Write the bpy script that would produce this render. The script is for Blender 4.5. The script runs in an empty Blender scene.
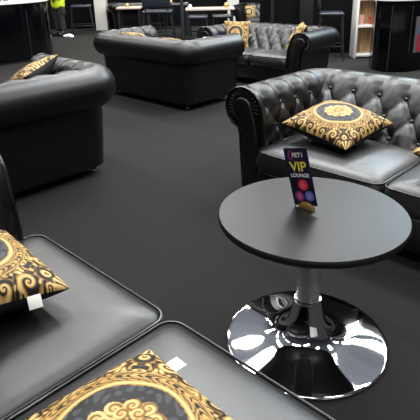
import bpy, bmesh, math, random
import numpy as np
from mathutils import Vector, Matrix, Euler
random.seed(7)
SC = bpy.context.scene
COL = SC.collection
PI = math.pi
R_ = math.radians

# ------------------------------------------------------------------ helpers
def mat(name, color=(.5, .5, .5), rough=.5, metal=0., spec=.5, bump=None, emit=None, coat=0., attr=None, noise=None):
    m = bpy.data.materials.new(name); m.use_nodes = True
    nt = m.node_tree; b = nt.nodes['Principled BSDF']
    b.inputs['Base Color'].default_value = (*color, 1)
    b.inputs['Roughness'].default_value = rough
    b.inputs['Metallic'].default_value = metal
    b.inputs['Specular IOR Level'].default_value = spec
    b.inputs['Coat Weight'].default_value = coat
    if emit:
        b.inputs['Emission Color'].default_value = (*emit[0], 1)
        b.inputs['Emission Strength'].default_value = emit[1]
    tc = nt.nodes.new('ShaderNodeTexCoord')
    if noise:                                   # (scale, second colour, sharpness)
        n = nt.nodes.new('ShaderNodeTexNoise'); n.inputs['Scale'].default_value = noise[0]
        n.inputs['Detail'].default_value = 6
        nt.links.new(tc.outputs['Object'], n.inputs['Vector'])
        r = nt.nodes.new('ShaderNodeValToRGB')
        r.color_ramp.elements[0].position = .35; r.color_ramp.elements[1].position = .65
        r.color_ramp.elements[0].color = (*color, 1); r.color_ramp.elements[1].color = (*noise[1], 1)
        nt.links.new(n.outputs['Fac'], r.inputs['Fac']); nt.links.new(r.outputs['Color'], b.inputs['Base Color'])
    if attr:
        a = nt.nodes.new('ShaderNodeAttribute'); a.attribute_name = attr
        nt.links.new(a.outputs['Color'], b.inputs['Base Color'])
    if bump:                                    # list of (scale, strength, distance)
        prev = None
        for sc, st, di in bump:
            n = nt.nodes.new('ShaderNodeTexNoise'); n.inputs['Scale'].default_value = sc
            n.inputs['Detail'].default_value = 4
            nt.links.new(tc.outputs['Object'], n.inputs['Vector'])
            bp = nt.nodes.new('ShaderNodeBump'); bp.inputs['Strength'].default_value = st
            bp.inputs['Distance'].default_value = di
            nt.links.new(n.outputs['Fac'], bp.inputs['Height'])
            if prev: nt.links.new(prev.outputs['Normal'], bp.inputs['Normal'])
            prev = bp
        nt.links.new(prev.outputs['Normal'], b.inputs['Normal'])
    return m

def link(name, me, m=None, parent=None, loc=None, rot=None):
    o = bpy.data.objects.new(name, me); COL.objects.link(o)
    if m is not None and me is not None: me.materials.append(m)
    if parent is not None: o.parent = parent
    if loc is not None: o.location = loc
    if rot is not None: o.rotation_euler = rot
    return o

def empty(name, label, cat, loc=(0, 0, 0), rz=0., group=None):
    o = bpy.data.objects.new(name, None); COL.objects.link(o)
    o.empty_display_size = .1
    o.location = loc; o.rotation_euler = (0, 0, rz)
    tag(o, label, cat, group)
    return o

def tag(o, label, cat, group=None):
    o['label'] = label; o['category'] = cat
    if group: o['group'] = group
    return o

def mesh(name, V, F, smooth=True):
    me = bpy.data.meshes.new(name)
    me.from_pydata([tuple(map(float, v)) for v in V], [], F)
    me.validate()
    if smooth: me.polygons.foreach_set('use_smooth', [True] * len(me.polygons))
    me.update()
    return me

def from_bm(name, bm, smooth=False, angle=None):
    bmesh.ops.recalc_face_normals(bm, faces=bm.faces)
    me = bpy.data.meshes.new(name); bm.to_mesh(me); bm.free()
    if smooth:
        me.polygons.foreach_set('use_smooth', [True] * len(me.polygons))
        if angle: me.set_sharp_from_angle(angle=math.radians(angle))
    return me

def add_box(bm, c, s, rz=0., bev=0., seg=2, R=None):
    r = bmesh.ops.create_cube(bm, size=1.)
    vs = r['verts']
    M = Matrix.Translation(c) @ (R.to_4x4() if R is not None else Matrix.Rotation(rz, 4, 'Z')) @ Matrix.Diagonal((*s, 1))
    bmesh.ops.transform(bm, matrix=M, verts=vs)
    if bev:
        es = list({e for v in vs for e in v.link_edges})
        bmesh.ops.bevel(bm, geom=es, offset=bev, segments=seg, profile=.5, affect='EDGES')

def box_me(c, s, rz=0., bev=0., seg=2, R=None):
    bm = bmesh.new(); add_box(bm, c, s, rz, bev, seg, R)
    return from_bm('box', bm, bev > 0, 40)

def lathe_me(prof, n=48, caps=True):
    V = []; F = []
    for r, z in prof:
        for k in range(n):
            a = 2 * PI * k / n
            V.append((r * math.cos(a), r * math.sin(a), z))
    for i in range(len(prof) - 1):
        for k in range(n):
            k2 = (k + 1) % n
            F.append((i * n + k, i * n + k2, (i + 1) * n + k2, (i + 1) * n + k))
    if caps:
        F.append(tuple(range(n))[::-1]); F.append(tuple(range((len(prof) - 1) * n, len(prof) * n)))
    me = mesh('lathe', V, F)
    me.set_sharp_from_angle(angle=math.radians(50))
    return me

def tube_me(pts, rad, n=8, closed=False, cap=True):
    pts = [Vector(p) for p in pts]; N = len(pts)
    rads = rad if isinstance(rad, (list, tuple)) else [rad] * N
    V = []; F = []; ref = None
    for i, p in enumerate(pts):
        a = pts[(i - 1) % N] if (closed or i > 0) else p
        b = pts[(i + 1) % N] if (closed or i < N - 1) else p
        t = (b - a).normalized()
        if ref is None:
            ref = t.orthogonal().normalized()
        ref = (ref - t * ref.dot(t)).normalized()
        bi = t.cross(ref)
        for k in range(n):
            an = 2 * PI * k / n
            V.append(p + (ref * math.cos(an) + bi * math.sin(an)) * rads[i])
    M = N if closed else N - 1
    for i in range(M):
        j = (i + 1) % N
        for k in range(n):
            k2 = (k + 1) % n
            F.append((i * n + k, i * n + k2, j * n + k2, j * n + k))
    if not closed and cap:
        F.append(tuple(range(n))[::-1]); F.append(tuple(range((N - 1) * n, N * n)))
    me = mesh('tube', V, F)
    me.set_sharp_from_angle(angle=math.radians(60))
    return me

def prism_me(poly, z0, z1, bev=0.):
    bm = bmesh.new()
    vs = [bm.verts.new((x, y, z0)) for x, y in poly]
    f = bm.faces.new(vs)
    r = bmesh.ops.extrude_face_region(bm, geom=[f])
    bmesh.ops.translate(bm, vec=(0, 0, z1 - z0), verts=[v for v in r['geom'] if isinstance(v, bmesh.types.BMVert)])
    if bev:
        bmesh.ops.bevel(bm, geom=list(bm.edges), offset=bev, segments=2, profile=.5, affect='EDGES')
    return from_bm('prism', bm, bev > 0, 35)

def copy_tree(o, parent=None):
    c = o.copy(); COL.objects.link(c); c.parent = parent
    for ch in list(o.children): copy_tree(ch, c)
    return c

def catmull(P, n):
    P = [np.array(p, float) for p in P]; P = [2 * P[0] - P[1]] + P + [2 * P[-1] - P[-2]]
    out = []
    for i in range(1, len(P) - 2):
        for k in range(n):
            t = k / n
            a, b, c, d = P[i - 1], P[i], P[i + 1], P[i + 2]
            out.append(.5 * (2 * b + (c - a) * t + (2 * a - 5 * b + 4 * c - d) * t * t + (3 * b - a - 3 * c + d) * t ** 3))
    out.append(P[-2])
    return np.array(out)

def resample(P, n):
    d = np.r_[0, np.cumsum(np.hypot(*np.diff(P, axis=0).T))]
    s = np.linspace(0, d[-1], n)
    return np.stack([np.interp(s, d, P[:, k]) for k in range(P.shape[1])], 1), s

# ------------------------------------------------------------------ materials
M = {}
M['leather'] = mat('black_leather', (.0024, .0024, .0029), .37, spec=.55, bump=[(9, .10, .02), (330, .12, .002)])
M['leather_soft'] = mat('black_seat_leather', (.0045, .0046, .0056), .40, spec=.8, bump=[(5, .22, .02), (360, .10, .002)])
M['leather_piping'] = mat('black_piping_leather', (.003, .003, .0035), .30, spec=.6)
M['button'] = mat('leather_button', (.012, .012, .013), .25, spec=.9)
M['foot'] = mat('dark_foot', (.008, .008, .008), .4)
M['chrome'] = mat('chrome', (.80, .80, .82), .035, metal=1.)
M['chrome_brushed'] = mat('worn_chrome', (.78, .77, .78), .27, metal=1., bump=[(60, .35, .004)])
M['table'] = mat('matte_laminate', (.007, .0072, .0085), .36, spec=.29, bump=[(900, .05, .001)])
M['table_edge'] = mat('black_edge_band', (.006, .006, .006), .45)
M['carpet'] = mat('charcoal_carpet', (.0185, .0175, .0165), .95, spec=.12, bump=[(700, .5, .004)], noise=(260, (.0255, .0243, .023)))
M['cushion_print'] = mat('baroque_print', rough=.62, spec=.3, attr='print', bump=[(700, .15, .001)])
M['cushion_black'] = mat('black_velvet', (.010, .0098, .0095), .75, spec=.3, bump=[(60, .3, .004)])
M['tag'] = mat('white_satin', (.75, .74, .71), .6)
M['black_wall'] = mat('black_drape_wall', (.0025, .0025, .003), .8, spec=.1, noise=(2, (.0035, .0035, .004)))
M['grey_panel'] = mat('dark_grey_panel', (.013, .013, .013), .7, spec=.25)
M['gloss_black'] = mat('gloss_black_laminate', (.0012, .0013, .002), .14, spec=.4, bump=[(3, .03, .01)])
M['white'] = mat('white_laminate', (.74, .73, .70), .4)
M['warm_white'] = mat('cream_column', (.72, .68, .62), .6, noise=(1.5, (.78, .76, .73)))
M['wood'] = mat('pale_wood', (.50, .33, .17), .55)
M['metal_black'] = mat('black_powder_coat', (.015, .016, .018), .4, spec=.5)
M['stool_pad'] = mat('stool_vinyl', (.018, .023, .034), .36, spec=.6)
M['table_wood'] = mat('pale_tabletop', (.60, .48, .42), .35)
M['gold'] = mat('brass_gold', (.72, .50, .18), .3, metal=.85)
M['navy'] = mat('card_navy', (.010, .008, .035), .35)
M['yellow_ink'] = mat('card_yellow', (.95, .78, .10), .5)
M['white_ink'] = mat('card_white', (.85, .85, .85), .5)
M['red_ink'] = mat('card_red', (.78, .03, .06), .5)
M['purple_ink'] = mat('card_purple', (.30, .03, .22), .5)
M['blue_ink'] = mat('card_blue', (.08, .18, .62), .5)
M['pink_ink'] = mat('card_pink', (.80, .35, .40), .5)
M['hivis'] = mat('hi_vis_yellow', (.62, .80, .02), .65, bump=[(14, .5, .02)])
M['trouser'] = mat('black_workwear', (.012, .012, .012), .8, bump=[(18, .6, .02)])
M['skin'] = mat('skin', (.55, .33, .24), .5)
M['hair'] = mat('dark_hair', (.02, .014, .01), .6)
M['shoe'] = mat('black_boot', (.008, .008, .008), .4)
M['glass'] = mat('tinted_tumbler', (.16, .20, .30), .08, spec=.8)
M['paper'] = mat('white_paper', (.75, .77, .8), .7)
M['pink_cup'] = mat('pink_tumbler', (.70, .38, .30), .4)
M['red_plastic'] = mat('red_pot', (.45, .05, .04), .4)
M['poster_red'] = mat('poster_red', (.40, .03, .04), .35, noise=(9, (.28, .02, .05)))
M['poster_blue'] = mat('poster_blue', (.03, .10, .38), .35, noise=(9, (.05, .16, .5)))
M['poster_frame'] = mat('poster_frame', (.10, .09, .095), .4)
M['ceiling'] = mat('grey_ceiling', (.30, .31, .34), .8, noise=(.8, (.38, .39, .42)))
# wood grain running up and down for the shelf back
nt = M['wood'].node_tree; bs = nt.nodes['Principled BSDF']
w = nt.nodes.new('ShaderNodeTexNoise'); w.inputs['Scale'].default_value = 3.; w.inputs['Detail'].default_value = 8
mp = nt.nodes.new('ShaderNodeMapping'); mp.inputs['Scale'].default_value = (9, 9, .8)
tcn = nt.nodes.new('ShaderNodeTexCoord'); rp = nt.nodes.new('ShaderNodeValToRGB')
rp.color_ramp.elements[0].position = .35; rp.color_ramp.elements[1].position = .68
rp.color_ramp.elements[0].color = (.36, .20, .075, 1); rp.color_ramp.elements[1].color = (.66, .45, .22, 1)
nt.links.new(tcn.outputs['Object'], mp.inputs['Vector']); nt.links.new(mp.outputs['Vector'], w.inputs['Vector'])
nt.links.new(w.outputs['Fac'], rp.inputs['Fac']); nt.links.new(rp.outputs['Color'], bs.inputs['Base Color'])

# ------------------------------------------------------------------ camera
TH = -0.77365; PITCH = 0.357764; ROLL = -0.02347; FPX = 515.8; HC = 1.5357
c_, s_ = math.cos(TH), math.sin(TH)
def yaw(v): return Vector((c_ * v[0] + s_ * v[1], -s_ * v[0] + c_ * v[1], v[2]))
ri = Vector((1, 0, 0)); fw = Vector((0, math.cos(PITCH), -math.sin(PITCH))); up = Vector((0, math.sin(PITCH), math.cos(PITCH)))
cr, sr = math.cos(ROLL), math.sin(ROLL)
ux = yaw(cr * ri + sr * up); uy = yaw(-sr * ri + cr * up); uz = -yaw(fw)
cd = bpy.data.cameras.new('camera'); cam = bpy.data.objects.new('camera', cd); COL.objects.link(cam)
cd.sensor_width = 36.; cd.lens = FPX / 420 * 36.; cd.shift_y = -50 / 420; cd.clip_start = .02; cd.clip_end = 100
cam.matrix_world = Matrix(((ux.x, uy.x, uz.x, 0), (ux.y, uy.y, uz.y, 0), (ux.z, uy.z, uz.z, HC), (0, 0, 0, 1)))
SC.camera = cam

CA, CB = math.cos(-TH), math.sin(-TH)
def LD(l, d, z=0.):
    """point l metres to the right of and d metres ahead of the visitor's viewpoint"""
    return Vector((CA * l - CB * d, CB * l + CA * d, z))
YAW = -TH                                              # rotation that turns +y to the viewing direction

# ------------------------------------------------------------------ setting
def struct(name, me, m, **k):
    o = link(name, me, m, **k); o['kind'] = 'structure'; return o
struct('ceiling', box_me((-6, 6, 7.05), (34, 34, .1)), M['ceiling'])
struct('floor', box_me((-6, 6, -.05), (34, 34, .1)), M['carpet'])

# ------------------------------------------------------------------ chesterfield sofas
ARM_IN = [(-.02, .80), (-.085, .787), (-.14, .748), (-.178, .675), (-.20, .59), (-.212, .50), (-.218, .40), (-.218, .30)]
BACK_IN = [(-.02, .80), (-.09, .787), (-.15, .748), (-.215, .675), (-.29, .595), (-.37, .50), (-.44, .40), (-.46, .30)]

def outer_profile():
    P = [(-.03, .075), (-.012, .28), (0., .47), (.0, .515)]
    cu, cz, r = -.02, .657, .143
    for a in np.linspace(-74, 86, 22):
        P.append((cu + r * math.cos(math.radians(a)), cz + r * math.sin(math.radians(a))))
    return P

def rounded_rect(w, d, r, n=8):
    out = []
    for cx, cy, a0 in ((w - r, d - r, 0), (-w + r, d - r, 90), (-w + r, -d + r, 180), (w - r, -d + r, 270)):
        for k in range(n + 1):
            a = math.radians(a0 + 90 * k / n)
            out.append((cx + r * math.cos(a), cy + r * math.sin(a)))
    # add points along the straight sides so that the crown can bend
    res = []
    for i, p in enumerate(out):
        q = out[(i + 1) % len(out)]
        res.append(p)
        L = math.hypot(q[0] - p[0], q[1] - p[1])
        if L > .08:
            m = max(2, int(L / .04))
            for k in range(1, m): res.append((p[0] + (q[0] - p[0]) * k / m, p[1] + (q[1] - p[1]) * k / m))
    return res

def cushion_me(w, d, h, r=.06, crown=.03):
    """seat cushion centred on x,y, from z=0 to h(+crown)"""
    rings = [(.06, .0, 0), (.012, .004, 0), (0., .022, 0), (-.010, h * .5, 0), (0., h - .022, 0), (.014, h - .003, .0), (.04, h + .004, .25), (.08, h + .006, .5), (.14, h + .006, .8), (.21, h + .006, 1.)]
    V = []; F = []; n = None
    for ins, z, cr in rings:
        k = ins
        pts = rounded_rect(w, d, r)
        if n is None: n = len(pts)
        sx, sy = (w - k) / w, (d - k) / d
        for x, y in pts: V.append((x * sx, y * sy, z + crown * cr))
    for i in range(len(rings) - 1):
        for k in range(n):
            k2 = (k + 1) % n
            F.append((i * n + k, i * n + k2, (i + 1) * n + k2, (i + 1) * n + k))
    base = (len(rings) - 1) * n
    for s in (.75, .5, .25):
        for k in range(n):
            x, y, z = V[base + k]; V.append((x * s, y * s, z + .004 * (1 - s)))
    for i in range(len(rings) - 1, len(rings) + 2):
        for k in range(n):
            k2 = (k + 1) % n
            F.append((i * n + k, i * n + k2, (i + 1) * n + k2, (i + 1) * n + k))
    V.append((0, 0, V[-1][2])); ci = len(V) - 1; b = (len(rings) + 2) * n
    for k in range(n): F.append((b + k, b + (k + 1) % n, ci))
    F.append(tuple(range(n))[::-1])
    return mesh('cushion', V, F)

def make_sofa(label, L, D, loc, rz, group, res=.013, ncush=2, H=.8, cf=.05, a0=.19):
    root = empty('chesterfield_sofa', label, 'sofa', loc, rz, group)
    leather = M['leather']; hs = H / .8
    RC = .16
    prof_o = np.array(outer_profile())
    n_in = int(.62 / res); n_out = max(24, int(.62 / (res * 1.5)))
    o_s, _ = resample(prof_o, n_out)
    ai, ta = resample(catmull(ARM_IN, 10), n_in); bi, tb = resample(catmull(BACK_IN, 10), n_in)
    A = np.vstack([o_s, ai[1:]]); B = np.vstack([o_s, bi[1:]])
    od = np.cumsum(np.r_[0, np.hypot(*np.diff(o_s, axis=0).T)]); od = od - od[-1]
    tau_a = np.r_[od, ta[1:]]; tau_b = np.r_[od, tb[1:]]
    NT = len(A)
    # sample list: (segment, fraction)
    na = int(D / res); nb = int(L / res); nc = 14
    rows = [('L', k / na) for k in range(na)] + [('cl', k / nc) for k in range(nc)] + \
           [('B', k / nb) for k in range(nb)] + [('cr', k / nc) for k in range(nc)] + [('R', k / na) for k in range(na + 1)]
    NS = len(rows)
    P = np.zeros((NS, NT, 3)); S = np.zeros((NS, NT)); FADE = np.ones((NS, NT)); isb = np.zeros(NS)
    inner_b = L - 2 * .215; nbut = max(3, round(inner_b / a0)); ab = inner_b / nbut
    aa = .175
    ua = -A[:, 0]; ub = -B[:, 0]                       # inward offsets
    mx = np.maximum(RC, ua); my = np.maximum(RC, ub)
    rr = np.maximum(0, RC - ua)                        # same for both when >0
    for i, (g, f) in enumerate(rows):
        if g in 'LR':
            ff = f if g == 'L' else 1 - f
            y = ff * (D - my); x = -L / 2 + ua; x = np.where(ua < RC, -L / 2 + ua, x)
            P[i, :, 0] = x; P[i, :, 1] = y; P[i, :, 2] = A[:, 1]
            S[i] = ((D - .34) - y) / aa; FADE[i] = np.clip((D - my - y) / .05, 0, 1) * np.clip((y + .02) / .10, 0, 1)
            if g == 'R': P[i, :, 0] *= -1
        elif g == 'B':
            x0 = -L / 2 + mx
            x = x0 + f * (-2 * x0)
            P[i, :, 0] = x; P[i, :, 1] = D - ub; P[i, :, 2] = B[:, 1]
            S[i] = x / ab + (.5 if nbut % 2 else 0.); FADE[i] = np.clip((np.minimum(x - x0, -x0 - x)) / .05, 0, 1); isb[i] = 1
        else:
            ff = f if g == 'cl' else 1 - f
            an = ff * PI / 2
            x = -L / 2 + mx - rr * math.cos(an); y = D - my + rr * math.sin(an)
            z = A[:, 1] * (1 - ff) + B[:, 1] * ff
            P[i, :, 0] = x if g == 'cl' else -x; P[i, :, 1] = y; P[i, :, 2] = z
            FADE[i] = 0; isb[i] = ff
            S[i] = 0
    # tufting
    T1 = .205; RB = .145
    tau = isb[:, None] * tau_b[None] + (1 - isb[:, None]) * tau_a[None]
    tt = np.clip((tau - T1) / RB, 0, 2)
    Pq = S + tt / 2; Qq = S - tt / 2
    puff = (np.abs(np.sin(PI * Pq) * np.sin(PI * Qq)) + 1e-9) ** .55
    roll = np.clip((tau + .03) / .15, 0, 1) ** .8             # pleats fade over the roll
    bot = np.clip((.60 - tau) / .06, 0, 1)
    bp = np.abs(Pq - np.round(Pq)); bq = np.abs(Qq - np.round(Qq))
    ds = (bp + bq) / 2 * .19; dt = np.abs(bp - bq) * RB
    # distance to nearest lattice button
    ps, pt = (Pq - np.round(Pq)), (Qq - np.round(Qq))
    dS = (ps + pt) / 2 * .19; dT = (ps - pt) * RB
    inr = ((tau > T1 - .06) & (tau < T1 + 2 * RB + .05))
    extra = np.where(tau < T1, (T1 - tau), np.where(tau > T1 + 2 * RB, tau - T1 - 2 * RB, 0))
    dim = np.exp(-(dS ** 2 + dT ** 2 + extra ** 2) / (2 * .020 ** 2))
    disp = FADE * roll * bot * (.027 * (puff - .62) - .015 * dim)
    def normals(P):
        gs = np.gradient(P, axis=0); gt = np.gradient(P, axis=1)
        n = np.cross(gt, gs); l = np.linalg.norm(n, axis=2, keepdims=True)
        return n / np.maximum(l, 1e-9), l[..., 0]
    N, l = normals(P)
    P0 = P.copy()
    P = P + N * disp[..., None]
    P[..., 2] *= hs
    N, l = normals(P)
    deg = l < 1e-7
    # which sample rows belong to which part
    i1 = na + nc // 2; i2 = na + nc + nb + nc // 2
    def part(a, b, name):
        idx = np.arange(a, b + 1); m = len(idx)
        V = P[idx].reshape(-1, 3); NN = N[idx].reshape(-1, 3).copy(); bad = deg[idx].reshape(-1)
        F = []
        for i in range(m - 1):
            for j in range(NT - 1):
                q = (i * NT + j, i * NT + j + 1, (i + 1) * NT + j + 1, (i + 1) * NT + j)
                p4 = [V[k] for k in q]
                e1 = np.abs(p4[0] - p4[3]).max() < 1e-6; e2 = np.abs(p4[1] - p4[2]).max() < 1e-6
                if e1 and e2: continue
                if e1: q = (q[0], q[1], q[2])
                elif e2: q = (q[0], q[1], q[3])
                F.append(q)
        V = list(V); nrm = list(NN)
        for endi, end in ((0, a == 0), (m - 1, b == NS - 1)):
            if not end: continue
            base = len(V); ring = [V[endi * NT + j] for j in range(NT)]
            V += ring; d = (0, -1, 0); nrm += [d] * NT
            r_ = tuple(range(base, base + NT))
            F.append(r_ if endi == 0 else r_[::-1])
        me = bpy.data.meshes.new(name); me.from_pydata([tuple(v) for v in V], [], F)
        me.polygons.foreach_set('use_smooth', [True] * len(me.polygons))
        me.update()
        # orient consistently with analytic normals
        acc = np.zeros(len(me.polygons) * 3); me.polygons.foreach_get('normal', acc)
        acc = acc.reshape(-1, 3)
        for pi_, pol in enumerate(me.polygons):
            vn = nrm[pol.vertices[0]]
            if acc[pi_] @ np.array(vn) < 0: pol.flip()
        me.update()
        nz = []
        for k, v in enumerate(nrm):
            if k < len(bad) and bad[k]: nz.append((0., 0., 0.))
            else: nz.append(tuple(map(float, v)))
        me.normals_split_custom_set_from_vertices(nz)
        return link(name, me, leather, root)
    parts = {}
    parts['al'] = part(0, i1, 'armrest'); parts['b'] = part(i1, i2, 'backrest'); parts['ar'] = part(i2, NS - 1, 'armrest')
    # buttons
    bme = lathe_me([(.0005, .0085), (.007, .0075), (.0125, .003), (.0138, -.004)], 12)
    bme.materials.append(M['button'])
    def button(par, pos, nrm):
        o = bpy.data.objects.new('tuft_button', bme); COL.objects.link(o); o.parent = par
        o.location = pos; o.rotation_euler = Vector(nrm).to_track_quat('Z', 'Y').to_euler()
    for key, (ra, rb_) in {'al': (0, na - 1), 'b': (na + nc, na + nc + nb - 1), 'ar': (na + 2 * nc + nb, NS - 1)}.items():
        sub = slice(ra, rb_ + 1)
        for row in range(3):
            tj = int(np.argmin(np.abs((tau_b if key == 'b' else tau_a) - (T1 + row * RB))))
            sv = S[sub, tj]; fd = FADE[sub, tj]
            lo, hi = math.floor(sv.min()), math.ceil(sv.max())
            for k in range(lo - 1, hi + 2):
                tgt = k + (.5 if row == 1 else 0.)
                i = int(np.argmin(np.abs(sv - tgt)))
                if abs(sv[i] - tgt) < .06 and fd[i] > .9:
                    p = P[ra + i, tj] + N[ra + i, tj] * .006
                    button(parts[key], p, N[ra + i, tj])
    # arm fronts: keyhole panel and piping round the scroll
    for key, sx in (('al', 1), ('ar', -1)):
        k = []
        cu, cz, r = -.03, .657, .078
        for a in np.linspace(-30, 200, 24):
            k.append((cu + r * math.cos(math.radians(a)), cz + r * math.sin(math.radians(a))))
        ol = [(-.165, .10), (-.165, .30), (-.16, .48), (-.135, .59)] + k[::-1][3:] + [(-.022, .54), (-.026, .40), (-.03, .10)]
        bm = bmesh.new()
        vs = [bm.verts.new(((-L / 2 - u) * sx, -.028, z * hs)) for u, z in ol]
        f = bm.faces.new(vs)
        rg = bmesh.ops.extrude_face_region(bm, geom=[f])
        bmesh.ops.translate(bm, vec=(0, .03, 0), verts=[v for v in rg['geom'] if isinstance(v, bmesh.types.BMVert)])
        bmesh.ops.bevel(bm, geom=[e for e in bm.edges if abs(e.verts[0].co.y + .028) < 1e-5 and abs(e.verts[1].co.y + .028) < 1e-5], offset=.012, segments=3, profile=.5, affect='EDGES')
        link('arm_front_panel', from_bm('panel', bm, True, 40), leather, parts[key])
        row = 0 if key == 'al' else NS - 1
        pts = [tuple(P[row, j] + np.array([0, -.004, 0])) for j in range(0, NT, 2)]
        link('piping', tube_me(pts, .009, 6), M['leather_piping'], parts[key])
        # pleats gathered round the scroll
        cu, cz = -.02, .657
        bm = bmesh.new()
        for a in np.linspace(-60, 190, 21):
            ar = math.radians(a)
            p0 = Vector(((-L / 2 - cu - .082 * math.cos(ar)) * sx, -.010, (cz + .082 * math.sin(ar)) * hs))
            p1 = Vector(((-L / 2 - cu - .136 * math.cos(ar)) * sx, -.004, (cz + .136 * math.sin(ar)) * hs))
            mid = (p0 + p1) / 2; d = p1 - p0
            R = Matrix((d.normalized(), Vector((0, 1, 0)), d.normalized().cross(Vector((0, 1, 0))))).transposed()
            rr_ = bmesh.ops.create_uvsphere(bm, u_segments=8, v_segments=6, radius=1.)
            bmesh.ops.transform(bm, matrix=Matrix.Translation(mid) @ R.to_4x4() @ Matrix.Diagonal((.029, .0035, .010, 1)), verts=rr_['verts'])
        link('scroll_pleats', from_bm('pleats', bm, True), leather, parts[key])
    # seat frame
    wi = L - 2 * .215
    link('seat_frame', box_me((0, (D - .12) / 2 + .0, .19 * hs), (L - .20, D - .16, .235 * hs), bev=.012), leather, root)
    fp = box_me((0, .062 - cf, .185 * hs), (wi + .02, .05, .21 * hs), bev=.018, seg=3)
    link('front_rail', fp, leather, root)
    # seat cushions
    cw = wi / ncush; cdp = D - .38 + cf
    h0 = .285 * hs
    for k in range(ncush):
        cx = -wi / 2 + cw * (k + .5)
        o = link('seat_cushion', cushion_me(cw / 2 - .005, cdp / 2, .15), M['leather_soft'], root, (cx, -cf + cdp / 2, h0))
        for z, nm in ((.143, 'piping'), (.012, 'piping')):
            pts = [(x, y, z) for x, y in rounded_rect(cw / 2 - .006, cdp / 2 - .001, .06)]
            link(nm, tube_me(pts, .0048, 6, closed=True), M['leather_piping'], o)
    # feet
    for x in (-L / 2 + .13, L / 2 - .13):
        for y in (.10, D - .13):
            f = link('foot', lathe_me([(.022, .028), (.03, .04), (.034, .08)], 16), M['foot'], root, (x, y, 0))
            link('castor', lathe_me([(.004, 0), (.016, .004), (.021, .015), (.018, .028), (.008, .032)], 16), M['chrome'], f)
    return root

# orientation: a sofa is built facing -y, its front plane at y=0
S_ = {}
GS = 'black chesterfield sofas of the lounge'
S_['C'] = make_sofa('large black tufted chesterfield sofa behind the round VIP table, seen from its seat side', 2.16, .93, (-1.105, 2.54, 0), 0, GS, H=.795, cf=.12)
S_['D'] = make_sofa('black leather chesterfield sofa nearest the camera, two broad seat cushions in the lower left', 2.18, .965, (-1.105, .838, 0), PI, GS, H=.85, cf=.085)
S_['A'] = make_sofa('black chesterfield sofa at the left edge, seen from its smooth back', 1.65, .92, (-3.27 - .92, 1.43, 0), -PI / 2, GS, res=.016, H=.86)
S_['B'] = make_sofa('black chesterfield sofa in the middle distance turned with its back to the camera', 1.62, .84, (-4.90, 3.84 + .84, 0), PI, GS, res=.018, H=.80)
S_['E'] = make_sofa('black tufted chesterfield sofa facing the camera, beyond the sofa seen from behind', 1.62, .86, (-4.53, 5.46, 0), math.radians(4), GS, res=.018, H=.74)
S_['F'] = make_sofa('distant black tufted sofa with one cushion in front of the dark back wall', 1.6, .85, (-7.38, 9.62, 0), R_(30), GS, res=.03, H=.72)
S_['G'] = make_sofa('distant dark sofa beside the cream column, turned away', 1.3, .72, LD(-1.85, 14.78), YAW + PI, GS, res=.03, H=.72)

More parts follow.
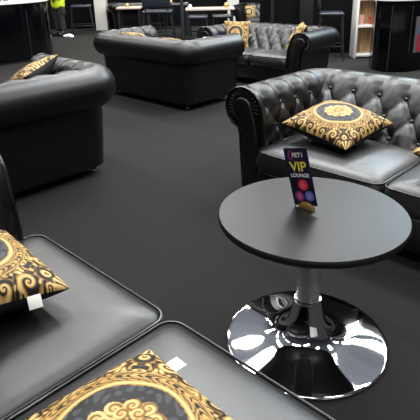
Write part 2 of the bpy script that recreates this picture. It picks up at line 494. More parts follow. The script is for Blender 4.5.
# ------------------------------------------------------------------ printed cushions
def baroque(u, v):
    g0 = np.array([.010, .0095, .009]); dk = np.array([.10, .048, .010]); md = np.array([.42, .245, .060]); lt = np.array([.78, .57, .25])
    sh = u.shape
    au, av = np.abs(u), np.abs(v)
    sw = av > au; p = np.where(sw, av, au); q = np.where(sw, au, av)        # eightfold fold
    tone = np.zeros(sh); gold = np.zeros(sh)
    def spiral(cx, cy, R, turn, petals, ph=0.):
        d = np.hypot(p - cx, q - cy); an = np.arctan2(q - cy, p - cx)
        edge = R * (1 + .13 * np.cos(petals * an + ph))
        w = np.cos(an * 1 + turn * 5.2 * np.log(d / R + .08) + ph)
        ins = d < edge
        gd = ins & ((w > -.35) | (d > edge * .86))
        tn = .5 + .5 * w - .25 * (d / R)
        return gd, tn, ins
    # small leafy filler
    n1 = np.sin(27 * p + 3.1 * np.sin(19 * q)) * np.sin(25 * q + 2.7 * np.sin(21 * p) + .6)
    n2 = np.sin(55 * p + 2 * np.sin(33 * q)) * np.sin(51 * q + 2 * np.sin(37 * p))
    gd = n1 > -.02; gold = np.where(gd, 1., 0.); tone = np.where(gd, .25 + .7 * n1 + .25 * n2, 0)
    for a in ((.80, .80, .17, 1, 5, 0), (.90, .50, .15, -1, 6, 1.), (.60, .60, .0001, 1, 4, 0), (.93, .18, .14, 1, 5, 2.), (.99, .74, .10, 1, 5, .4), (.72, .52, .0001, -1, 5, 1.3)):
        gd, tn, ins = spiral(*a)
        gold = np.where(ins, gd * 1., gold); tone = np.where(ins, tn, tone)
    # the corner shell
    d = np.hypot(au - 1.02, av - 1.02); an = np.arctan2(1.02 - av, 1.02 - au)
    ins = d < .22 * (1 + .08 * np.cos(14 * an)); gold = np.where(ins, (np.cos(14 * an) > -.5) * 1., gold); tone = np.where(ins, .55 + .4 * np.cos(14 * an), tone)
    # round frame
    r = np.hypot(u, v); th = np.arctan2(v, u)
    ring = (r > .56) & (r < .80)
    fil = np.sin(30 * th + 8 * np.sin(24 * r)) * np.cos(46 * r + 2 * np.sin(15 * th))
    fg = (fil > -.15) | (np.abs(r - .60) < .035) | (np.abs(r - .785) < .014)
    gold = np.where(ring, fg * 1., gold); tone = np.where(ring, np.where(np.abs(r - .60) < .035, .6 + .3 * np.cos((r - .60) * 90), .35 + .35 * fil), tone)
    col = np.zeros(sh + (3,)) + g0
    tone = np.clip(tone, 0, 1)[..., None]
    gc = np.where(tone < .5, dk + (md - dk) * tone * 2, md + (lt - md) * (tone * 2 - 1))
    col = np.where(gold[..., None] > .5, gc, col)
    # dark centre with grey leaves and a plain curled rosette
    cen = r < .56
    lf = np.sin(20 * u + 3 * np.sin(14 * v)) * np.sin(18 * v + 3 * np.sin(15 * u))
    cc = np.where((lf > .2)[..., None], np.array([.05, .052, .056]), np.array([.018, .018, .02]))
    col = np.where(cen[..., None], cc, col)
    inn = r < .20; wv = .45 + .35 * np.cos(12 * th + 5 * np.sin(18 * r)) * np.clip(r / .12, 0, 1) + .25 * np.cos(30 * r)
    for ring_r, num, rad, ph in ((.27, 11, .085, 0.), (.19, 8, .07, .3)):
        for k in range(num):
            aa = 2 * PI * k / num + ph
            dx, dy = u - ring_r * math.cos(aa), v - ring_r * 1.08 * math.sin(aa)
            dd = np.hypot(dx, dy); an = np.arctan2(dy, dx)
            c = dd < rad
            wv = np.where(c, .50 + .42 * np.cos(an + (1 if k % 2 else -1) * 5.5 * np.log(dd / rad + .1) + aa), wv); inn = inn | c
    tn = np.clip(wv, 0, 1)[..., None]
    gc = np.where(tn < .5, dk + (md - dk) * tn * 2, md + (lt - md) * (tn * 2 - 1))
    col = np.where(inn[..., None], gc, col)
    return col

def pillow_meshes(n, half=.25, T=.095):
    g = np.linspace(-1, 1, n); g = np.sign(g) * (1 - (1 - np.abs(g)) ** 1.15)
    U, V = np.meshgrid(g, g, indexing='ij')
    x = half * U * (1 - .075 * (1 - V ** 2) * np.abs(U) ** 2); y = half * V * (1 - .075 * (1 - U ** 2) * np.abs(V) ** 2)
    t = T * ((1 - U ** 2) * (1 - V ** 2) + 1e-9) ** .42
    wr = .004 * np.sin(9 * U + 4 * V) * (1 - U ** 2) * (1 - V ** 2)
    out = []
    for sgn in (1, -1):
        P = np.stack([x, y, sgn * (t + wr) + .0], 2).reshape(-1, 3)
        F = []
        for i in range(n - 1):
            for j in range(n - 1):
                q = (i * n + j, (i + 1) * n + j, (i + 1) * n + j + 1, i * n + j + 1)
                F.append(q if sgn > 0 else q[::-1])
        me = mesh('pillow', P, F)
        if sgn > 0:
            at = me.color_attributes.new('print', 'FLOAT_COLOR', 'POINT')
            c = np.ones((n * n, 4), np.float32); c[:, :3] = baroque(U, V).reshape(-1, 3)
            at.data.foreach_set('color', c.ravel())
        out.append(me)
    out[0].materials.append(M['cushion_print']); out[1].materials.append(M['cushion_black'])
    return out
HI = pillow_meshes(240); LO = pillow_meshes(70)
tag_me = box_me((0, .0, 0), (.042, .045, .003), bev=.001); tag_me.materials.append(M['tag'])

def pillow(label, loc, rot, hi=False, scale=1., tagpos=None, R=None, group='gold printed cushions on the sofas'):
    """rot: Euler (x,y,z); local +z is the printed face"""
    o = empty('throw_pillow', label, 'cushion', loc, 0, group)
    if rot: o.rotation_euler = rot
    o.scale = (scale,) * 3
    f, b = HI if hi else LO
    link('printed_cover', f, None, o); link('black_back_cover', b, None, o)
    if R is not None: o.rotation_euler = R.to_euler()
    if tagpos:
        t = link('care_tag', tag_me, None, o, tagpos[0], tagpos[1])
    return o
pillow('gold and black printed cushion lying on the seat of the sofa behind the VIP table', (-1.64, 2.86, .575), (R_(7), R_(7), R_(-5)), True)
pillow('gold printed cushion at the right picture edge on the sofa behind the VIP table', (-.775, 2.86, .575), (R_(7), R_(7), R_(-5)))
pillow('gold and black printed cushion propped against the left arm of the nearest sofa', (-1.60, .468, .615), (R_(-10), R_(2), R_(-3)), True, tagpos=((.252, .13, -.012), (0, R_(55), 0)))
pillow('gold printed cushion with round frame lying flat at the bottom edge of the picture', (-.69, .432, .562), (R_(-1), 0, R_(-3)), True, tagpos=((-.155, .262, .0), (0, 0, 0)))
apex = Vector((-3.72, 2.12, .915)); e1 = (Vector((-3.50, 1.72, .835)) - apex).normalized()
d0 = Vector((-.78, -.20, -.58)); e2 = (d0 - e1 * d0.dot(e1)).normalized()
ax, ay = -e1, -e2; az = ax.cross(ay)
if az.x > 0: ax = -ax; az = -az
pillow('gold printed cushion poking up behind the back of the left edge sofa', apex + (e1 + e2) * .235, None, R=Matrix((ax, ay, az)).transposed(), scale=.94)
pillow('left gold printed cushion peeking over the sofa seen from behind', (-5.32, 4.25, .62), (R_(-40), 0, R_(0)), scale=.95)
pillow('right gold printed cushion peeking over the sofa seen from behind', (-4.62, 4.25, .60), (R_(-40), 0, R_(0)), scale=.95)
pillow('upright gold cushion on the left seat of the sofa facing the camera', (-5.12, 5.86, .60), (R_(68), 0, R_(26)), scale=.80)
pillow('gold cushion tucked against the right arm of the sofa facing the camera', (-4.05, 5.86, .61), (R_(62), 0, R_(-50)), scale=.9)
pillow('small gold cushion on the distant sofa in front of the dark back wall', (-8.06, 9.66, .52), (R_(66), 0, R_(42)), scale=.66)

# ------------------------------------------------------------------ round VIP table
TX, TY, TZ = -0.998, 1.594, .618
tb = empty('round_table', 'round black cocktail table with polished chrome trumpet base', 'table', (TX, TY, 0))
link('tabletop', lathe_me([(.02, TZ - .003), (.345, TZ - .003), (.3575, TZ - .001), (.3575, TZ)][:0] + [(.30, TZ - .020), (.3680, TZ - .006), (.3705, TZ - .003), (.3685, TZ)], 128), M['table'], tb)
link('edge_band', lathe_me([(.28, TZ - .034), (.357, TZ - .034), (.369, TZ - .028), (.3723, TZ - .018), (.3723, TZ - .006), (.3705, TZ - .003), (.364, TZ - .004)], 128, caps=False), M['table_edge'], tb)
link('underside', lathe_me([(.06, TZ - .06), (.07, TZ - .036), (.345, TZ - .0335), (.345, TZ - .025)], 64), M['table_edge'], tb)
prof = [(.335, .0), (.344, .003), (.346, .009), (.342, .0145), (.333, .0170), (.315, .0190), (.29, .0215), (.25, .0255), (.21, .030), (.18, .0345), (.155, .041), (.132, .051), (.112, .066), (.094, .088), (.080, .116), (.069, .15), (.060, .185), (.0545, .21)]
pp = catmull(prof, 4)
link('trumpet_base', lathe_me([tuple(p) for p in pp], 160), M['chrome'], tb)
link('pedestal_column', lathe_me([(.0505, .20), (.0505, TZ - .055)], 64), M['chrome_brushed'], tb)
link('collar', lathe_me([(.050, .205), (.0555, .207), (.0565, .214), (.0555, .221), (.050, .223)], 64), M['chrome'], tb)

# VIP card in a small golden holder
CW, CH = .109, .242
CARD_LOC = Vector((-1.031, 1.604, TZ)); CARD_YAW = R_(.7); CARD_LEAN = R_(-3.6); CARD_ROLL = R_(-13.4)
card = empty('table_sign', 'small dark blue VIP LOUNGE card standing on the round table', 'sign', CARD_LOC, 0)
card.rotation_euler = (0, 0, CARD_YAW)
Rc = Matrix.Rotation(CARD_ROLL, 4, 'Y') @ Matrix.Rotation(-CARD_LEAN, 4, 'X')
def sub(name, me, m, par, z=0.):
    o = link(name, me, m, par); return o
cardroot = link('card_panel', box_me((0, 0, CH / 2 + .012), (CW, .003, CH)), M['navy'], card)
cardroot.rotation_euler = Rc.to_euler(); cardroot.location = (0, 0, .004)
KX = CW / .093; KZ = CH / .212
def disc(x, z, r, y, m, name='printed_dot', n=28):
    V = []
    for yy in (y, y + .0006):
        V += [(x + r * math.cos(2 * PI * k / n), yy, z + r * math.sin(2 * PI * k / n)) for k in range(n)]
    F = [tuple(range(n)), tuple(range(n, 2 * n))[::-1]] + [(k, n + k, n + (k + 1) % n, (k + 1) % n) for k in range(n)]
    return link(name, mesh('disc', V, F, False), m, cardroot)
def text(body, x, z, size, y, m, name, bold=0.):
    cu = bpy.data.curves.new('t', 'FONT'); cu.body = body; cu.size = size; cu.align_x = 'CENTER'; cu.align_y = 'CENTER'
    cu.extrude = .0003; cu.offset = bold
    t = bpy.data.objects.new('t', cu); COL.objects.link(t)
    dg = bpy.context.evaluated_depsgraph_get()
    me = bpy.data.meshes.new_from_object(t.evaluated_get(dg))
    bpy.data.objects.remove(t); bpy.data.curves.remove(cu)
    me.transform(Matrix.Translation((x, y, z)) @ Matrix.Rotation(PI / 2, 4, 'X'))
    me.materials.clear()
    return link(name, me, m, cardroot)
yf = -.0024; z0 = .012
# crescent emblem at the head of the card
def zc(z): return z0 + z * KZ
V = []; F = []; n = 40
for k in range(n + 1):
    a = R_(60 + 240 * k / n); w = (.006 * math.sin(PI * k / n) + .0006) * KX
    for rr in (.0185 * KX - w, .0185 * KX):
        for yy in (yf, yf + .0008): V.append((-.014 * KX + rr * math.cos(a), yy, zc(.186) + rr * math.sin(a)))
for k in range(n):
    b = 4 * k
    F += [(b, b + 2, b + 6, b + 4), (b + 1, b + 5, b + 7, b + 3), (b, b + 4, b + 5, b + 1), (b + 2, b + 3, b + 7, b + 6)]
link('crescent_emblem', mesh('cres', V, F, False), M['purple_ink'], cardroot)
text('FET1', .008, zc(.186), .026, yf, M['white_ink'], 'emblem_lettering', .0005)
text('VIP', .001, zc(.143), .056, yf, M['yellow_ink'], 'vip_lettering', .0010)
text('LOUNGE', .001, zc(.112), .0215, yf, M['white_ink'], 'lounge_lettering', .0006)
dots = ((.006, .077, .0235, 'red_ink'), (-.020, .034, .0215, 'purple_ink'), (.027, .036, .0215, 'blue_ink'))
for x, z, r, mm in dots:
    disc(x, zc(z), r, yf, M[mm])
    bm = bmesh.new()
    for k, ww in enumerate((.013, .019, .022, .012)):
        add_box(bm, (x, yf - .0004, zc(z) + .010 - .0066 * k), (ww, .0006, .0024))
    link('small_print', from_bm('sp', bm), M['pink_ink'], cardroot)
V = []
n = 16; hp = [(.035 * math.cos(PI * k / n), .033 * math.sin(PI * k / n)) for k in range(n + 1)]
bm = bmesh.new()
vs = [bm.verts.new((x, -.011, z)) for x, z in hp]; f = bm.faces.new(vs)
rg = bmesh.ops.extrude_face_region(bm, geom=[f]); bmesh.ops.translate(bm, vec=(0, .022, 0), verts=[v for v in rg['geom'] if isinstance(v, bmesh.types.BMVert)])
bmesh.ops.bevel(bm, geom=list(bm.edges), offset=.003, segments=2, profile=.5, affect='EDGES')
link('holder', from_bm('holder', bm, True, 40), M['gold'], card)

# ------------------------------------------------------------------ the hall behind the lounge
struct('wall_back', box_me((0, 0, 1.75), (16, .12, 3.5)), M['black_wall'], loc=LD(0, 14.9), rot=(0, 0, YAW))
struct('wall_partition', box_me((0, 0, 1.5), (3.4, .10, 3.0)), M['black_wall'], loc=LD(2.66, 9.62), rot=(0, 0, YAW))
struct('wall_front', box_me((0, 0, 1.5), (12, .12, 3.0)), M['warm_white'], loc=LD(.5, -4.2), rot=(0, 0, YAW))
o = link('column', prism_me([(-.155, -.155), (.155, -.155), (.155, .155), (-.155, .155)], 0, 3.4, .008), M['warm_white'], None, LD(-2.83, 14.45), (0, 0, YAW))
tag(o, 'cream square column standing at the back of the hall', 'column')
o = link('column', prism_me([(-.15, -.15), (.15, -.15), (.15, .15), (-.15, .15)], 0, 3.4, .008), M['warm_white'], None, LD(.72, 14.5), (0, 0, YAW))
tag(o, 'pale column far behind the distant tufted sofa', 'column')
o = link('partition_panel', box_me((0, 0, 1.25), (.24, .035, 2.5), bev=.004), M['grey_panel'], None, LD(1.78, 9.53), (0, 0, YAW))
tag(o, 'dark grey upright panel on the black partition behind the facing sofa', 'panel')
o = link('partition_post', box_me((0, 0, 1.4), (.06, .12, 2.8), bev=.004), M['grey_panel'], None, LD(1.17, 9.55), (0, 0, YAW))
tag(o, 'narrow dark post at the left end of the black partition', 'post')
o = link('support_pole', lathe_me([(.11, 0), (.11, .012), (.04, .018), (.036, .03), (.036, 2.4)], 24), M['metal_black'], None, LD(-.53, 11.55))
tag(o, 'slim dark upright pole among the bar stools', 'pole')

# --- left bar counter with rounded end
bar = empty('bar_counter', 'glossy black rounded bar counter with a white top at the left', 'bar counter', (-10.0, 4.32, 0))
def bar_poly(r, ex=0.):
    p = [(r * math.cos(a), r * math.sin(a)) for a in np.linspace(0, PI, 40)]
    return p + [(-r, -2.6 - ex), (r, -2.6 - ex)]
link('counter_body', prism_me(bar_poly(1.115), 0.06, 1.01, 0), M['gloss_black'], bar)
link('plinth', prism_me(bar_poly(1.07), 0, .06), M['table_edge'], bar)
bar.children[0].data.polygons.foreach_set('use_smooth', [True] * len(bar.children[0].data.polygons)); bar.children[0].data.set_sharp_from_angle(angle=R_(30))
link('countertop', prism_me(bar_poly(1.15, .02), 1.01, 1.035, .006), M['white'], bar)
for k, a in enumerate((-14, 12, 38, 64, 90)):
    ar = R_(a)
    if a < 0: continue
    link('panel_joint', box_me((1.116 * math.cos(ar), 1.116 * math.sin(ar), .49), (.006, .012, .82), rz=ar), M['grey_panel'], bar)
# glasses on it
def tumbler(label, loc, h, r, m, group='glasses on the left bar'):
    t = empty('tumbler', label, 'glass', loc, 0, group)
    link('cup', lathe_me([(r * .8, 0), (r * .85, .004), (r, h), (r * .93, h), (r * .78, .012)], 20), M[m], t)
    link('base_ring', lathe_me([(r * .82, -.0), (r * .9, .002), (r * .9, .012), (r * .8, .014)], 20), M['white'], t)
bx = LD(0, 1)
for (l, d, h, r, m, lab) in ((-3.70, 9.66, .17, .05, 'glass', 'left one of the pair of dark blue glasses on the left bar'),
                             (-3.57, 9.62, .19, .06, 'glass', 'right one of the pair of dark blue glasses on the left bar'),
                             (-4.10, 9.3, .15, .055, 'paper', 'pale cup at the far left of the bar counter'),
                             (-3.32, 10.0, .12, .05, 'glass', 'small dark glass near the right end of the left bar')):
    tumbler(lab, LD(l, d, 1.035), h, r, m)

# --- right counter and shelf
rc = empty('reception_counter', 'black faceted counter with a white top at the right edge', 'counter', LD(2.77, 7.9))
def ldp(pts): 
    o0 = LD(2.7, 7.9); return [tuple((LD(l, d) - o0)[:2]) for l, d in pts]
cpoly = [(2.46, 7.95), (2.49, 7.82), (2.62, 7.67), (2.88, 7.66), (3.22, 7.82), (3.65, 8.15), (4.1, 8.6), (3.8, 9.0), (3.3, 8.55), (2.9, 8.32), (2.52, 8.30)]
link('counter_body', prism_me(ldp(cpoly), 0, 1.02, .004), M['gloss_black'], rc)
tp = [(l + (l - 3.0) * .05, d + (d - 8.1) * .06) for l, d in cpoly]
link('countertop', prism_me(ldp(tp), 1.02, 1.05, .006), M['white'], rc)
def on_face(a, b, t0, t1, z0_, z1_, th, name, m, off=.002):
    A_ = LD(*a); B_ = LD(*b); d = (B_ - A_); nrm = Vector((d.y, -d.x, 0)).normalized()
    c = A_ + d * (t0 + t1) / 2 + nrm * (off + th / 2) - LD(2.7, 7.9)
    return link(name, box_me((c.x, c.y, (z0_ + z1_) / 2), (d.length * (t1 - t0), th, z1_ - z0_), rz=math.atan2(d.y, d.x)), m, rc)
on_face((2.49, 7.82), (2.62, 7.67), .88, .96, .02, .96, .004, 'edge_trim', M['grey_panel'])
on_face((2.88, 7.66), (3.22, 7.82), .02, .06, .3, .96, .004, 'edge_trim', M['grey_panel'])
pf = on_face((2.88, 7.66), (3.22, 7.82), .27, .99, .28, .80, .012, 'poster_frame', M['poster_frame'])
on_face((2.88, 7.66), (3.22, 7.82), .40, .98, .30, .54, .004, 'poster_red_field', M['poster_red'], .0145)
on_face((2.88, 7.66), (3.22, 7.82), .46, .92, .54, .74, .004, 'poster_blue_field', M['poster_blue'], .0145)

sh = empty('display_shelf', 'white framed shelf unit with pale wood back beside the black counter', 'shelf', LD(2.84, 8.98), YAW)
W_, D_, H_ = .62, .30, 1.0
bm = bmesh.new(); add_box(bm, (0, D_ - .01, H_ / 2), (W_, .02, H_)); link('wood_back', from_bm('b', bm), M['wood'], sh)
for x in (-W_ / 2 + .018, W_ / 2 - .018): link('side_panel', box_me((x, D_ / 2 - .01, H_ / 2), (.036, D_, H_), bev=.003), M['white'], sh)
for z in (.045, .535, H_ - .02): link('shelf_board', box_me((0, D_ / 2 - .012, z), (W_ - .07, D_ - .005, .04), bev=.003), M['white'], sh)
for x in (-.12, .04, .2): link('batten', box_me((x, D_ - .028, H_ / 2), (.008, .012, H_ - .1)), M['table_wood'], sh)
t = empty('tumbler', 'pink cup on the upper board of the white framed shelf', 'cup', LD(2.635, 9.06, .556))
link('cup', lathe_me([(.035, 0), (.042, .01), (.05, .16), (.045, .16), (.036, .015)], 20), M['pink_cup'], t)
t = empty('plant_pot', 'small dark red pot on the upper board of the white framed shelf', 'pot', LD(2.83, 9.08, .556))
link('pot', lathe_me([(.035, 0), (.05, .06), (.055, .12), (.05, .12), (.032, .015)], 20), M['red_plastic'], t)
link('rim', lathe_me([(.052, .105), (.059, .11), (.059, .125), (.05, .127)], 20), M['red_plastic'], t)

# --- bar stools
def bar_stool(label, loc, rz, hseat=.78, wd=.42, back=True, pad='stool_pad', wide=1.0):
    t = empty('bar_stool', label, 'bar stool', loc, rz, 'bar stools at the back')
    bm = bmesh.new(); add_box(bm, (0, 0, hseat - .03), (wd * wide, wd, .06), bev=.025, seg=3)
    link('seat', from_bm('seat', bm, True, 40), M[pad], t)
    fs, ft = wd * wide / 2 + .03, wd / 2 - .03
    for sx in (-1, 1):
        for sy in (-1, 1):
            link('leg', tube_me([(sx * fs, sy * (wd / 2 + .03), 0), (sx * ft * wide, sy * ft, hseat - .05)], .013, 8), M['metal_black'], t)
    k = .68
    fr = [(sx * (fs * k + ft * wide * (1 - k)), sy * ((wd / 2 + .03) * k + ft * (1 - k)), hseat * .30) for sx, sy in ((-1, -1), (1, -1), (1, 1), (-1, 1))]
    link('footrest', tube_me(fr, .010, 8, closed=True), M['metal_black'], t)
    if back:
        bm = bmesh.new(); add_box(bm, (0, wd / 2 + .02, hseat + .20), (wd * wide * .92, .05, .26), bev=.022, seg=3, R=Matrix.Rotation(R_(-8), 3, 'X'))
        b = link('backrest', from_bm('back', bm, True, 40), M[pad], t)
        for sx in (-1, 1):
            link('back_post', tube_me([(sx * wd * wide * .36, wd / 2 - .02, hseat - .03), (sx * wd * wide * .38, wd / 2 + .035, hseat + .20)], .012, 8), M['metal_black'], t)
    return t
bar_stool('black bar stool beside the right end of the facing sofa, in front of the partition', LD(2.10, 8.98), YAW + R_(80), .79, .40)
bar_stool('black bar stool behind the person at the left, beside the cream column', LD(-3.20, 13.72), YAW + R_(10), .71, .50, False)
bar_stool('padded dark blue bar chair with its back turned, behind the sofa seen from behind', LD(-1.06, 11.65), YAW + PI, .69, .50, True, 'stool_pad', 1.3)
bar_stool('dark bar stool in front of the long pale bar table, left of its middle', LD(-.18, 11.1), YAW + PI, .60, .40, False)
bar_stool('dark bar stool in front of the long pale bar table, right of its middle', LD(.32, 11.15), YAW + PI, .60, .40, False)
bar_stool('dark bar stool half hidden behind the slim upright pole', LD(-.66, 12.38), YAW + R_(20), .78, .42, True)
bar_stool('dark bar stool standing right in front of the distant dark sofa', LD(-1.35, 13.72), YAW + R_(170), .70, .40, True)

def bar_table(label, loc, w, d, h):
    t = empty('bar_table', label, 'bar table', loc, YAW, 'bar tables at the back')
    link('tabletop', box_me((0, 0, h - .02), (w, d, .04), bev=.006), M['table_wood'], t)
    for sx in (-1, 1):
        for sy in (-1, 1):
            link('leg', box_me((sx * (w / 2 - .05), sy * (d / 2 - .05), (h - .04) / 2), (.035, .035, h - .04)), M['metal_black'], t)
    link('crossbar', box_me((0, 0, .18), (w - .1, .03, .03)), M['metal_black'], t)
bar_table('long pale topped bar table behind the two middle sofas', LD(.08, 11.95), 1.08, .56, .69)
bar_table('pale topped bar table further back, left of the slim pole', LD(-.95, 13.0), 1.0, .5, .74)
bar_table('small bar table beside the cream column', LD(-1.90, 13.3), .60, .5, .66)
def small(name, label, cat, loc, h, r, m):  # unlit ornaments and a pot for the bar tables
    t = empty(name, label, cat, loc, 0, 'small things on the bar tables')
    link('body', lathe_me([(r * .8, 0), (r, h * .3), (r * .75, h * .8), (r * .5, h)], 16), M[m], t)
    link('cap', lathe_me([(r * .5, h), (r * .55, h * 1.02), (r * .5, h * 1.12), (r * .2, h * 1.14)], 16), M[m], t)
small('table_ornament', 'small brass ornament on the bar table beside the column', 'ornament', LD(-1.94, 13.2, .66), .08, .06, 'gold')
small('table_ornament', 'small brass ornament on the long bar table, at its right end', 'ornament', LD(.44, 11.85, .69), .10, .06, 'gold')
small('table_ornament', 'small brass ornament on the further bar table', 'ornament', LD(-.85, 12.9, .74), .08, .06, 'gold')
small('table_ornament', 'small pale pot on the long bar table near the pole', 'ornament', LD(-.36, 11.85, .69), .08, .05, 'white')

# --- low table between the two middle sofas, only its top things show
lt = empty('side_table', 'low round table between the two middle sofas', 'table', (-4.93, 5.12, 0))
link('tabletop', lathe_me([(.23, .50), (.24, .505), (.24, .525), (.235, .53)], 40), M['table'], lt)
link('stem', lathe_me([(.20, 0), (.20, .01), (.05, .03), (.03, .08), (.03, .50)], 32), M['chrome'], lt)
bw = empty('footed_bowl', 'white footed bowl on the low table between the two middle sofas', 'bowl', (-4.95, 5.11, .53))
link('foot', lathe_me([(.045, 0), (.045, .008), (.022, .02), (.020, .065)], 24), M['white'], bw)
link('bowl', lathe_me([(.02, .06), (.065, .075), (.085, .10), (.088, .115), (.08, .115), (.06, .085), (.01, .072)], 32), M['white'], bw)
cd2 = empty('table_sign', 'small dark purple card beside the white bowl on the low table', 'sign', (-4.85, 5.26, .53), R_(40))
link('card_panel', box_me((0, 0, .095), (.10, .004, .18), R=Matrix.Rotation(R_(-8), 3, 'X')), M['navy'], cd2)
link('printed_dot', lathe_me([(.001, .0), (.026, 0), (.026, .001), (.001, .001)], 20), M['purple_ink'], cd2, loc=(-.015, -.008, .07), rot=(R_(82), 0, 0))
link('holder', box_me((0, 0, .012), (.05, .03, .024), bev=.004), M['gold'], cd2)

# --- crumpled paper on the floor
bm = bmesh.new(); bmesh.ops.create_icosphere(bm, subdivisions=3, radius=.1)
for v in bm.verts:
    k = 1 + .25 * math.sin(31 * v.co.x + 9 * v.co.z) * math.cos(27 * v.co.y)
    v.co = Vector((v.co.x * 1.7 * k, v.co.y * 1.0 * k, max(-.03, v.co.z * .42 * k) + .03))
o = link('paper_bag', from_bm('paper', bm), M['paper'], None, LD(-3.40, 12.98)); tag(o, 'crumpled white paper bag on the floor by the standing person', 'paper bag')

# --- the person at the bar
per = empty('person', 'person standing at the left bar in a yellow vest and black work trousers', 'person', LD(-3.66, 13.28), YAW + R_(-35))
def skin_obj(name, joints, edges, m, parent, sub=2):
    me = bpy.data.meshes.new(name); me.from_pydata([j[0] for j in joints], edges, [])
    o = link(name, me, None, parent)
    o.modifiers.new('skin', 'SKIN'); 
    for k, j in enumerate(joints):
        sv = me.skin_vertices[0].data[k]; sv.radius = j[1] if isinstance(j[1], tuple) else (j[1], j[1]); sv.use_root = (k == 0)
    sd = o.modifiers.new('sub', 'SUBSURF'); sd.levels = sub; sd.render_levels = sub
    dg = bpy.context.evaluated_depsgraph_get()
    me2 = bpy.data.meshes.new_from_object(o.evaluated_get(dg)); o.modifiers.clear(); o.data = me2
    me2.materials.clear(); me2.materials.append(m)
    me2.polygons.foreach_set('use_smooth', [True] * len(me2.polygons))
    return o
J = [((0, 0, .98), (.15, .10)), ((0, .01, 1.18), (.14, .095)), ((0, .02, 1.40), (.17, .10)), ((0, .02, 1.53), .06), ((0, .0, 1.60), .055), ((0, -.01, 1.70), (.080, .098)), ((0, -.005, 1.79), (.065, .08)),
     ((.19, .02, 1.46), .058), ((.24, -.02, 1.19), .045), ((.20, -.22, 1.04), .034), ((.18, -.28, 1.02), .035),
     ((-.19, .02, 1.46), .058), ((-.25, .0, 1.18), .045), ((-.20, -.20, 1.04), .034), ((-.18, -.27, 1.02), .035),
     ((.09, 0, .90), .095), ((.095, -.02, .50), .062), ((.10, .0, .10), .042), ((.105, -.10, .045), .032),
     ((-.09, 0, .90), .095), ((-.10, -.01, .50), .062), ((-.11, .02, .10), .042), ((-.12, -.08, .045), .032)]
EDG = [(0, 1), (1, 2), (2, 3), (3, 4), (4, 5), (5, 6), (2, 7), (7, 8), (8, 9), (9, 10), (2, 11), (11, 12), (12, 13), (13, 14), (0, 15), (15, 16), (16, 17), (17, 18), (0, 19), (19, 20), (20, 21), (21, 22)]
body = skin_obj('body', J, EDG, M['skin'], per)
for sx in (1, -1):                                     # fingers and thumb
    hx, hy, hz = .18 * sx, -.29, 1.015
    for k, (dx, ln) in enumerate(((-.027, .068), (-.009, .078), (.009, .074), (.026, .058))):
        link('finger', tube_me([(hx + dx, hy, hz), (hx + dx * 1.15, hy - ln * .55, hz - .006), (hx + dx * 1.2, hy - ln * .9, hz - .028)], [.0095, .009, .007], 8), M['skin'], body)
    link('thumb', tube_me([(hx - .03 * sx, hy + .02, hz), (hx - .055 * sx, hy - .012, hz - .008), (hx - .058 * sx, hy - .036, hz - .016)], [.011, .010, .008], 8), M['skin'], body)
link('nose', tube_me([(0, -.10, 1.725), (0, -.125, 1.69), (0, -.10, 1.685)], [.008, .014, .008], 8), M['skin'], body)
for sx in (1, -1):
    link('eye', lathe_me([(.001, .009), (.009, .004), (.011, -.002), (.001, -.006)], 12), M['white'], body, (.032 * sx, -.098, 1.735), (R_(90), 0, 0))
    link('ear', tube_me([(.082 * sx, .0, 1.74), (.094 * sx, .012, 1.725), (.084 * sx, .004, 1.69)], [.008, .014, .008], 8), M['skin'], body)
link('mouth', tube_me([(-.024, -.098, 1.655), (0, -.105, 1.653), (.024, -.098, 1.655)], .006, 6), M['pink_ink'], body)
link('hair', lathe_me([(.092, 1.715), (.100, 1.76), (.096, 1.81), (.07, 1.855), (.03, 1.875), (.002, 1.878)], 24), M['hair'], per, (0, .018, 0))
JT = [((0, 0, .99), (.165, .118)), ((.09, 0, .88), .112), ((.095, -.02, .50), .088), ((.10, .0, .09), .078), ((-.09, 0, .88), .112), ((-.10, -.01, .50), .088), ((-.11, .02, .09), .078)]
skin_obj('trousers', JT, [(0, 1), (1, 2), (2, 3), (0, 4), (4, 5), (5, 6)], M['trouser'], per)
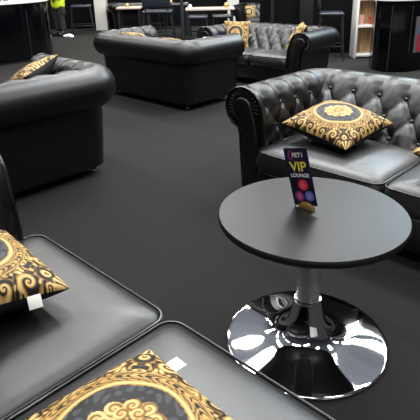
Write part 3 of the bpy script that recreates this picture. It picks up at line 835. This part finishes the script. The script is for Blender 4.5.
for sx in (1, -1):
    link('cargo_pocket', box_me((sx * .178, -.01, .60), (.035, .13, .17), bev=.012), M['trouser'], per)
    link('boot', from_bm('boot', (lambda b: (add_box(b, (sx * .108, -.05, .055), (.10, .27, .105), bev=.035, seg=3), b)[1])(bmesh.new()), True, 50), M['shoe'], per)
JV = [((0, 0, .62), (.205, .15)), ((0, 0, .78), (.215, .155)), ((0, .01, 1.0), (.20, .14)), ((0, .02, 1.25), (.19, .13)), ((0, .02, 1.44), (.20, .125)), ((0, .02, 1.50), (.12, .09))]
skin_obj('hi_vis_vest', JV, [(0, 1), (1, 2), (2, 3), (3, 4), (4, 5)], M['hivis'], per)

# ------------------------------------------------------------------ lights and world
def area(name, loc, sx, sy, power, col=(1, .98, .95), rot=(0, 0, 0)):
    ld = bpy.data.lights.new(name, 'AREA'); ld.shape = 'RECTANGLE'; ld.size = sx; ld.size_y = sy; ld.energy = power; ld.color = col
    o = bpy.data.objects.new(name, ld); COL.objects.link(o); o.location = loc; o.rotation_euler = rot
    return o
for x in (-12, -8.6, -5.2, -1.8, 1.6):
    for y, pw in ((-1.5, 15), (2.0, 84), (5.5, 125), (9.0, 165)):
        area('hall_light', (x, y, 5.6), 2.2, .7, 60 if (y < 0 and x > -3) else pw)
area('softbox_panel', (-3.2, 10.6, 5.0), 3.4, 3.2, 400, (.70, .90, 1.))
area('softbox_panel', (-3.6, 4.2, 5.2), 2.2, 1.6, 130, (.88, .94, 1.))
for x, y in ((-9, 1), (-2, 1), (-8, 8), (-1, 8)):  # added upward fill that brightens the ceiling mirrored in the chrome base
    area('added_ceiling_fill', (x, y, 4.2), 4.5, 4.5, 75, (.9, .95, 1.), (PI, 0, 0))
w = bpy.data.worlds.new('world'); SC.world = w; w.use_nodes = True
w.node_tree.nodes['Background'].inputs[0].default_value = (.80, .87, 1., 1); w.node_tree.nodes['Background'].inputs[1].default_value = .045

SC.view_settings.view_transform = 'Standard'; SC.view_settings.look = 'None'
SC.view_settings.gamma = 1; SC.view_settings.exposure = .35; SC.view_settings.use_curve_mapping = False
